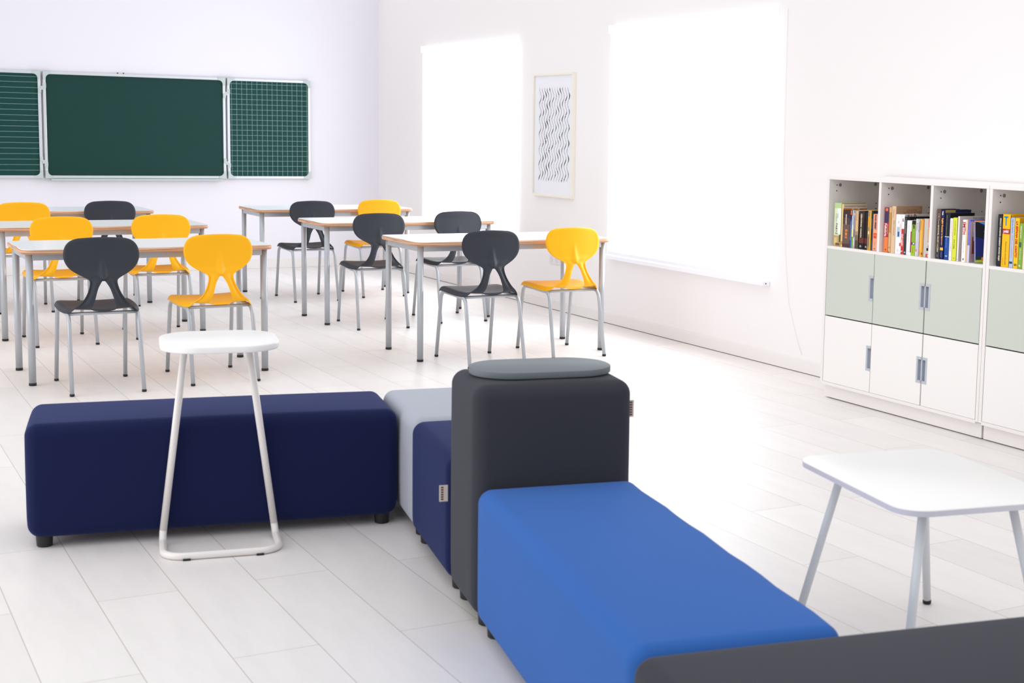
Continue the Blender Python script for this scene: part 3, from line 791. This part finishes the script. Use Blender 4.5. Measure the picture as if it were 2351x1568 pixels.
book(6.1075, 0.026, 0.203, 0.14, (206, 176, 140), 'sand coloured book with a dark lower half, left of the black volumes',
     bands=[(0.0, 0.22, (84, 70, 60)), (0.22, 0.36, (124, 104, 84)), (0.36, 0.46, (166, 140, 110)), (0.46, 1, (226, 182, 134), 0.1, 0.8)], texts=[('Maria Nurowska', 0.85, 0.2, 0.007, (150, 100, 70), 0.4, 'i')])
book(6.0775, 0.0485, 0.205, 0.13, (40, 32, 32), 'thick black book with orange and white spine title in the first cell',
     bands=[(0.16, 0.30, (110, 46, 42), 0.1, 0.9), (0.0, 0.15, (24, 24, 26)), (0.85, 1.0, (48, 42, 44))],
     texts=[('GEROMNIC CIARZA', 0.62, 0.64, 0.016, (228, 206, 176), 0.40, 'b'), ('STEPHEN KING', 0.82, 0.24, 0.008, (196, 90, 60), 0.70, ''), ('C', 0.075, 0.055, 0.016, (240, 238, 232), 0.40, 'b')])
book(6.0280, 0.0240, 0.204, 0.13, (30, 24, 26), 'narrower black volume right of the thick black book', bands=[(0.16, 0.30, (96, 36, 36))], texts=[('C', 0.075, 0.055, 0.014, (236, 230, 210), 0.6, 'b')])
book(6.0035, 0.0285, 0.212, 0.14, (240, 176, 52), 'yellow and grey patterned book in the first cell',
     bands=[(0.02, 0.98, (150, 140, 112), 0.05, 0.62), (0.58, 0.86, (238, 160, 40), 0.08, 0.5), (0.40, 0.48, (236, 226, 190), 0.15, 0.5), (0.10, 0.34, (118, 116, 104), 0.15, 0.5)],
     side=[('r', 0.12, 1, 0, 0.99, (30, 34, 38))])
book(5.9745, 0.0150, 0.212, 0.14, (26, 48, 56), 'thin dark teal book squeezed left of the peach book', bands=[(0.0, 0.25, (54, 98, 88), 0.2, 0.7), (0.55, 0.8, (60, 110, 120), 0.1, 0.5)])
book(5.9590, 0.0370, 0.197, 0.12, (240, 168, 134), 'peach coloured book with purple lettering, rightmost of the first cell',
     bands=[(0.34, 0.48, (216, 74, 52), 0.15, 0.85), (0.40, 0.45, (236, 120, 80), 0.3, 0.7)],
     texts=[('FRANK HERBERT', 0.78, 0.40, 0.017, (94, 60, 92), 0.50, 'b'), ('DIUNA', 0.2, 0.12, 0.010, (210, 130, 100), 0.5, ''), ('R', 0.06, 0.03, 0.008, (60, 40, 40), 0.5, 'b')])
# --- cell two
book(5.8695, 0.036, 0.236, 0.13, (238, 132, 76), 'purple, red and orange book titled Politologia, leftmost in the second cell',
     bands=[(0.66, 1.0, (66, 54, 92)), (0.34, 0.66, (190, 42, 56)), (0.92, 0.985, (232, 116, 66), 0.2, 0.8)],
     texts=[('Politologia', 0.50, 0.29, 0.022, WH, 0.38, 'b'), ('Wprowadzenie', 0.52, 0.22, 0.008, WH, 0.80, ''), ('P', 0.06, 0.03, 0.010, (60, 40, 50), 0.5, 'b')],
     side=[('r', 0.0, 1, 0.0, 1.0, (46, 40, 60))])
book(5.8320, 0.0195, 0.240, 0.12, (218, 178, 134), 'thin tan book with a gold panel on its spine',
     bands=[(0.44, 0.88, (194, 148, 74), 0.05, 0.95), (0.10, 0.13, (190, 150, 90)), (0, 0.02, (150, 60, 60), 0, 0.5)], side=[('r', 0, 1, 0, 1, (198, 162, 124))])
book(5.8120, 0.0355, 0.246, 0.175, (212, 178, 142), 'large tan book with brown title, tallest in the second cell',
     bands=[(0.0, 1.0, (226, 194, 158), 0.1, 0.9)], texts=[('KWINTUS', 0.85, 0.18, 0.012, (200, 150, 120), 0.4, ''), ('DZIELA WSZYSTKIE', 0.54, 0.32, 0.010, (140, 110, 90), 0.6, '')],
     side=[('r', 0.0, 1, 0.0, 1.0, (176, 142, 112)), ('t', 'KWINTUS', 0.60, 0.905, 0.38, 0.016, (140, 72, 50)), ('t', 'HORACJUSZ', 0.60, 0.845, 0.66, 0.022, (128, 70, 48))])
book(5.7760, 0.0455, 0.206, 0.15, (244, 243, 246), 'thick white book with a small blue picture on its spine',
     bands=[(0.42, 0.68, (176, 196, 206), 0.2, 0.7), (0.44, 0.56, (30, 80, 176), 0.38, 0.66), (0.20, 0.28, (226, 78, 66), 0.72, 1.0)],
     texts=[('LEKSYKON', 0.60, 0.34, 0.008, (226, 130, 130), 0.82, ''), ('ABC', 0.80, 0.07, 0.010, (160, 170, 185), 0.5, ''), ('12', 0.09, 0.05, 0.012, (180, 140, 170), 0.5, '')])
book(5.7300, 0.0215, 0.207, 0.17, (246, 244, 245), 'white and red language book with red lower spine',
     bands=[(0.0, 0.64, (206, 44, 40))], texts=[('\u00b7 język angielski \u00b7', 0.36, 0.34, 0.014, WH, 0.48, 'b'), ('A-Ž', 0.86, 0.08, 0.012, (90, 80, 96), 0.5, 'b'), ('L', 0.07, 0.04, 0.013, WH, 0.4, 'b')],
     side=[('r', 0, 1, 0, 1, (206, 196, 190)), ('t', 'N', 0.14, 0.955, 0.07, 0.026, K, 'b'), ('t', 'I', 0.25, 0.955, 0.025, 0.024, (196, 50, 60), 'b'), ('t', 'D', 0.40, 0.955, 0.09, 0.026, K, 'b')])
book(5.7080, 0.0200, 0.196, 0.16, (52, 56, 58), 'black book with thin white spine lettering in the second cell',
     bands=[], texts=[('ATLAS GEOGRAFII', 0.74, 0.36, 0.008, (200, 204, 204), 0.45, ''), ('C', 0.06, 0.04, 0.012, WH, 0.5, 'b')], side=[('r', 0.1, 1, 0, 1.0, (20, 20, 24)), ('t', 'Ojcze', 0.35, 0.91, 0.16, 0.014, (214, 206, 196))])
book(5.6875, 0.0370, 0.179, 0.11, (247, 246, 245), 'white book with a dark red stripe on its right, left of the green book',
     bands=[(0.08, 0.69, (150, 28, 52), 0.80, 1.0)], texts=[('ZASADY POLSKIEJ PISOWNI', 0.62, 0.5, 0.008, (196, 186, 192), 0.42, ''), ('PWN', 0.1, 0.05, 0.007, (130, 130, 140), 0.4, '')])
book(5.6495, 0.0290, 0.180, 0.12, (140, 176, 48), 'lime green and black book in the second cell',
     bands=[(0.89, 1.0, (28, 30, 28)), (0.30, 0.38, (44, 56, 40)), (0.0, 0.30, (164, 200, 50))],
     texts=[('JERZY', 0.82, 0.12, 0.012, (40, 60, 20), 0.5, 'b'), ('K', 0.34, 0.07, 0.022, WH, 0.6, 'b'), ('SLOWNIK POLSKI', 0.16, 0.18, 0.008, (60, 84, 26), 0.5, '')])
book(5.6195, 0.0290, 0.191, 0.12, (198, 196, 206), 'light grey book with a small red dot on the spine',
     bands=[(0.0, 1.0, (214, 214, 224), 0.0, 0.5), (0.12, 0.19, (230, 110, 110), 0.1, 0.42), (0.86, 0.885, (214, 40, 70), 0.25, 0.45)],
     texts=[('Dr Bernard', 0.76, 0.16, 0.009, (110, 116, 150), 0.3, ''), ('PSYCHOLOGIA', 0.78, 0.26, 0.008, (90, 84, 90), 0.85, ''), ('wydanie drugie', 0.32, 0.24, 0.006, (120, 130, 180), 0.3, '')])
book(5.5890, 0.0290, 0.191, 0.12, (226, 158, 50), 'yellow-orange book, second from the right in the second cell',
     bands=[(0.0, 1.0, (246, 190, 86), 0.04, 0.55)], texts=[('Szkolenie psow', 0.84, 0.26, 0.010, (120, 80, 30), 0.3, ''), ('ABC', 0.08, 0.06, 0.010, (90, 60, 20), 0.72, 'b'), ('wydawnictwo', 0.1, 0.14, 0.006, (140, 90, 30), 0.28, '')],
     side=[('r', 0, 1, 0.95, 1, (20, 20, 22))])
book(5.5580, 0.0590, 0.196, 0.12, (204, 194, 188), 'grey book with a red square and yellow sign, rightmost of the second cell',
     bands=[(0.76, 0.99, (208, 46, 40), 0.58, 1.0), (0.40, 0.74, (40, 36, 36), 0.54, 1.0), (0.41, 0.73, (240, 166, 56), 0.56, 1.0), (0.0, 0.09, (206, 54, 50), 0.34, 0.9), (0.17, 0.24, (24, 24, 34), 0.42, 0.72), (0.24, 0.32, (26, 26, 34), 0.62, 0.95)],
     texts=[('PS', 0.87, 0.11, 0.020, WH, 0.80, 'b'), ('GLOS', 0.57, 0.20, 0.016, (40, 30, 20), 0.78, 'b'), ('M', 0.045, 0.05, 0.016, (240, 220, 215), 0.6, 'b')])
# --- cell three
book(5.4660, 0.0305, 0.250, 0.12, (70, 58, 54), 'tall brown book with cream lettering, leftmost in the third cell',
     bands=[(0.80, 1.0, (98, 76, 68)), (0.0, 0.45, (66, 62, 62))], texts=[('C.W. Ceram', 0.80, 0.22, 0.014, (214, 206, 196), 0.50, ''), ('BOGOWIE, GROBY I UCZENI', 0.41, 0.54, 0.014, (206, 184, 150), 0.50, 'b'), ('12', 0.06, 0.03, 0.01, (200, 190, 180), 0.5, '')],
     side=[('r', 0, 1, 0, 1, (30, 28, 32))])
book(5.4345, 0.0240, 0.248, 0.175, (28, 34, 92), 'navy grammar book with yellow lettering and a yellow square on the spine',
     bands=[(0.18, 0.235, (246, 196, 60), 0.02, 0.98)],
     texts=[('English Grammar in Use', 0.62, 0.42, 0.016, (244, 176, 66), 0.5, 'b'), ('Murphy', 0.93, 0.08, 0.010, WH, 0.5, 'b'), ('with answers', 0.35, 0.14, 0.010, (240, 150, 60), 0.5, 'b'), ('4.0', 0.207, 0.0, 0.011, K, 0.5, 'h'), ('CAMBRIDGE', 0.10, 0.12, 0.007, (170, 180, 220), 0.5, '')][:3] +
           [('CAMBRIDGE', 0.10, 0.12, 0.007, (170, 180, 220), 0.5, '')],
     side=[('r', 0, 1, 0.0, 1.0, (34, 36, 84)), ('r', 0.02, 0.40, 0.935, 0.995, (186, 156, 84))])
book(5.4030, 0.0340, 0.234, 0.16, (32, 78, 158), 'book with black upper and blue lower spine in the third cell',
     bands=[(0.50, 1.0, (26, 28, 32)), (0.485, 0.50, (220, 222, 228))],
     texts=[('LITERATURA WSPOLCZESNA POLSKA', 0.74, 0.44, 0.008, (160, 166, 170), 0.35, ''), ('Maria Bielicka', 0.36, 0.2, 0.008, (150, 176, 220), 0.45, ''), ('O', 0.08, 0.035, 0.02, (228, 222, 200), 0.5, 'b')],
     side=[('r', 0, 1, 0.5, 1.0, (14, 16, 20)), ('r', 0, 1, 0.0, 0.5, (32, 70, 140)), ('r', 0.0, 0.8, 0.485, 0.50, (230, 230, 230))])
book(5.3680, 0.0200, 0.209, 0.12, (250, 248, 248), 'thin white book with small red spine lettering, left of the lime book',
     texts=[('SPRAWNOSC JEZYKOWA TWORZENIE', 0.58, 0.74, 0.008, (214, 100, 110), 0.5, ''), ('W', 0.08, 0.04, 0.010, (236, 160, 160), 0.5, '')], side=[('r', 0, 1, 0.9, 1.0, (28, 30, 30))])
book(5.3470, 0.0310, 0.214, 0.12, (222, 228, 66), 'bright lime yellow book in the third cell',
     texts=[('Z. ZYCIE TOWARZYSKIE', 0.76, 0.34, 0.009, (110, 120, 30), 0.5, ''), ('KTO ZABIL', 0.38, 0.22, 0.013, (90, 96, 26), 0.42, ''), ('Y', 0.06, 0.04, 0.012, (120, 120, 40), 0.5, '')], side=[('r', 0, 1, 0, 1.0, (58, 58, 30))])
book(5.3140, 0.0125, 0.222, 0.17, (236, 232, 234), 'wide pale grey book left of the white book with red letters',
     bands=[(0.03, 0.045, K, 0.3, 0.6)], side=[('r', 0, 1, 0, 1.0, (204, 194, 190)), ('t', 'Paulo Coelho', 0.72, 0.955, 0.42, 0.014, (110, 104, 130))])
book(5.2780, 0.0265, 0.208, 0.11, (250, 248, 248), 'white book with large red letters down the spine in the third cell',
     texts=[('SMITH', 0.80, 0.30, 0.026, (208, 44, 44), 0.42, 'b'), ('Zadziwiajace Zycie', 0.34, 0.30, 0.009, (190, 186, 190), 0.5, ''), ('K1', 0.06, 0.04, 0.010, (50, 44, 50), 0.5, 'b')], side=[('r', 0, 1, 0, 1, (226, 200, 200))])
book(5.2505, 0.0085, 0.208, 0.12, (240, 206, 128), 'very thin cream-yellow book right of the red-lettered white book')
book(5.2410, 0.0175, 0.210, 0.13, (122, 116, 204), 'purple paperback behind the leaning picture book',
     bands=[(0.0, 0.40, (214, 206, 236))], texts=[('Opowiesci z zycia', 0.62, 0.3, 0.006, (210, 204, 240), 0.5, '')], side=[('r', 0, 1, 0, 0.96, (190, 160, 160)), ('r', 0.1, 0.6, 0.2, 0.6, (140, 70, 60))])
# leaning picture book with its cover turned to the room
t = book(5.2060, 0.0125, 0.206, 0.135, (92, 146, 214), 'leaning picture book with a night sky cover in the third cell',
         texts=[('Z ksiezyca w noc', 0.74, 0.44, 0.009, (236, 240, 250), 0.5, 'b')], tilt=-9.5, yawd=-26.0,
         side=[('r', 0.0, 1, 0.0, 1.0, (236, 150, 100)), ('r', 0.02, 1, 0.0, 0.965, (22, 34, 108))])
t.location = (SX + 0.003, 5.1910, 0.8592)
def cpoly(pts, col, off, nm='cover_art'):
    bm = bmesh.new(); d_, h_ = 0.135, 0.206
    bm.faces.new([bm.verts.new((a * d_, -0.0125 - off, b * h_)) for a, b in pts]); obj(nm, bm, cm(*col), t.children[0])
cpoly([(0.02, 0.62), (0.02, 0.965), (0.12, 0.965), (1.0, 0.55), (1.0, 0.42), (0.6, 0.5)], (16, 20, 34), 0.0008)
cpoly([(0.12, 0.965), (1.0, 0.965), (1.0, 0.62), (0.72, 0.76), (0.4, 0.89)], (74, 146, 196), 0.0010)
cpoly([(0.45, 0.93), (0.95, 0.92), (0.98, 0.84), (0.8, 0.86), (0.62, 0.88)], (214, 226, 232), 0.0012)
cpoly([(0.02, 0.0), (0.02, 0.06), (0.5, 0.08), (1.0, 0.14), (1.0, 0.0)], (170, 184, 40), 0.0010)
cpoly([(0.02, 0.06), (0.02, 0.15), (0.3, 0.18), (0.6, 0.16), (1.0, 0.2), (1.0, 0.14), (0.5, 0.08)], (24, 50, 48), 0.0011)
cpoly([(0.22, 0.05), (0.24, 0.13), (0.34, 0.14), (0.38, 0.05)], (206, 122, 60), 0.0013); cpoly([(0.5, 0.06), (0.53, 0.16), (0.6, 0.16), (0.62, 0.06)], (120, 90, 160), 0.0013)
cpoly([(0.36 + 0.035 * math.cos(a), 0.74 + 0.026 * math.sin(a)) for a in [math.radians(x) for x in range(60, 301, 30)]] + [(0.36 - 0.012 + 0.022 * math.cos(a) , 0.74 + 0.02 * math.sin(a)) for a in [math.radians(x) for x in range(300, 59, -30)]], (220, 222, 230), 0.0013)
# --- first cell of the second bookcase
book(5.0390, 0.0305, 0.248, 0.14, (34, 36, 44), 'tall black book with cream spine lettering, leftmost in the right-hand bookcase',
     texts=[('IGNACY KRASICKI: LEGENDY NOWE I BAJKI', 0.52, 0.82, 0.013, (214, 206, 186), 0.58, 'b')], side=[('r', 0, 1, 0, 1, (40, 36, 40))])
book(5.0075, 0.0500, 0.252, 0.17, (250, 192, 24), 'thick yellow dictionary with a blue letter T and a red label',
     bands=[(0.625, 0.72, (196, 30, 48), 0.0, 1.0)],
     texts=[('T', 0.86, 0.52, 0.062, (0, 132, 196), 0.42, 'hb'), ('polski', 0.675, 0.66, 0.020, WH, 0.5, 'hb'), ('Kieszonkowy slownik polski', 0.26, 0.44, 0.012, (120, 80, 20), 0.55, ''), ('ROZMOWKI', 0.10, 0.14, 0.006, (160, 110, 30), 0.24, '')],
     side=[('r', 0.08, 1, 0, 0.985, (232, 166, 12))])
book(4.9555, 0.0260, 0.238, 0.14, (184, 200, 226), 'pale blue book with pink lettering right of the yellow dictionary',
     bands=[(0.08, 0.125, (40, 70, 96), 0.05, 0.85)], texts=[('Malgorzata Kalicinska', 0.83, 0.28, 0.010, (80, 90, 120), 0.5, ''), ('DOM nad rozlewiskiem', 0.42, 0.46, 0.012, (226, 150, 170), 0.5, '')], side=[('r', 0, 1, 0, 1, (70, 90, 140))])
book(4.9280, 0.0290, 0.238, 0.14, (252, 202, 30), 'yellow book with bold red lettering in the right-hand bookcase',
     texts=[('LA ESPANA DEL CANTO', 0.58, 0.72, 0.019, (200, 40, 40), 0.48, 'bi'), ('G', 0.07, 0.045, 0.022, (60, 40, 20), 0.5, 'b')],
     side=[('r', 0, 1, 0, 1, (226, 160, 20)), ('r', 0.2, 0.5, 0.86, 0.96, (160, 50, 30))])
book(4.8980, 0.0280, 0.216, 0.13, (138, 174, 68), 'green book with a small picture on the spine in the right-hand bookcase',
     bands=[(0.47, 0.58, (70, 96, 90), 0.08, 0.6)], texts=[('WOJCIECH CEJROWSKI', 0.80, 0.28, 0.007, (230, 236, 214), 0.42, 'b'), ('Podroznik', 0.32, 0.24, 0.014, (226, 236, 200), 0.5, 'i'), ('d', 0.07, 0.04, 0.014, WH, 0.45, 'b')],
     side=[('r', 0, 1, 0, 1, (20, 22, 22))])
book(4.8690, 0.0300, 0.200, 0.13, (238, 228, 196), 'cream book cut off by the right edge of the photo')

# ------------------------------------------------------------------ light
w = D.worlds.new('sky'); sc.world = w; w.use_nodes = True; nt = w.node_tree; bg = nt.nodes['Background']
tc = nt.nodes.new('ShaderNodeTexCoord'); sp = nt.nodes.new('ShaderNodeSeparateXYZ'); nt.links.new(tc.outputs['Generated'], sp.inputs[0])
def mth(op, a, b=None, clamp=False):
    n = nt.nodes.new('ShaderNodeMath'); n.operation = op; n.use_clamp = clamp
    for k, v in enumerate((a, b)):
        if v is None: continue
        if isinstance(v, (int, float)): n.inputs[k].default_value = v
        else: nt.links.new(v, n.inputs[k])
    return n.outputs[0]
zz_ = mth('MULTIPLY', sp.outputs['Z'], 1.0, True); xx_ = mth('MULTIPLY', sp.outputs['X'], -1.0, True); yy_ = mth('MULTIPLY', sp.outputs['Y'], -1.0, True)
st_ = mth('ADD', mth('ADD', mth('MULTIPLY', zz_, 0.78), 0.40), mth('MULTIPLY', xx_, 0.34))
st_ = mth('SUBTRACT', st_, mth('MULTIPLY', yy_, 0.02))
nt.links.new(st_, bg.inputs['Strength'])
bg.inputs['Color'].default_value = (0.97, 0.98, 1.0, 1)
def area(name, loc, rot, sx, sy, p, col=(1, 1, 1)):
    l = D.lights.new(name, 'AREA'); l.shape = 'RECTANGLE'; l.size = sx; l.size_y = sy; l.energy = p; l.color = col
    o = D.objects.new(name, l); COL.objects.link(o); o.location = loc; o.rotation_euler = rot
    return o
area('window_light', (5.20, 8.5, 1.4), (0, math.radians(90), 0), 1.7, 2.1, 32, (0.88, 0.95, 1))
area('window_light', (5.20, 12.3, 1.4), (0, math.radians(90), 0), 1.7, 2.1, 26, (0.88, 0.95, 1))
area('window_light', (-2.9, 6.0, 1.7), (0, math.radians(-90), 0), 2.4, 7.0, 85, (1, 0.98, 0.96))
l_ = area('shelf_fill_light', (3.0, 4.4, 2.6), (0, 0, 0), 0.8, 0.8, 1.8, (1, 0.985, 0.96))  # added unseen lamp that brightens the open bookcase cells
l_.rotation_euler = (Vector((5.1, 5.5, 1.0)) - Vector((3.0, 4.4, 2.6))).to_track_quat('-Z', 'Y').to_euler()
l_.data.spread = math.radians(70)
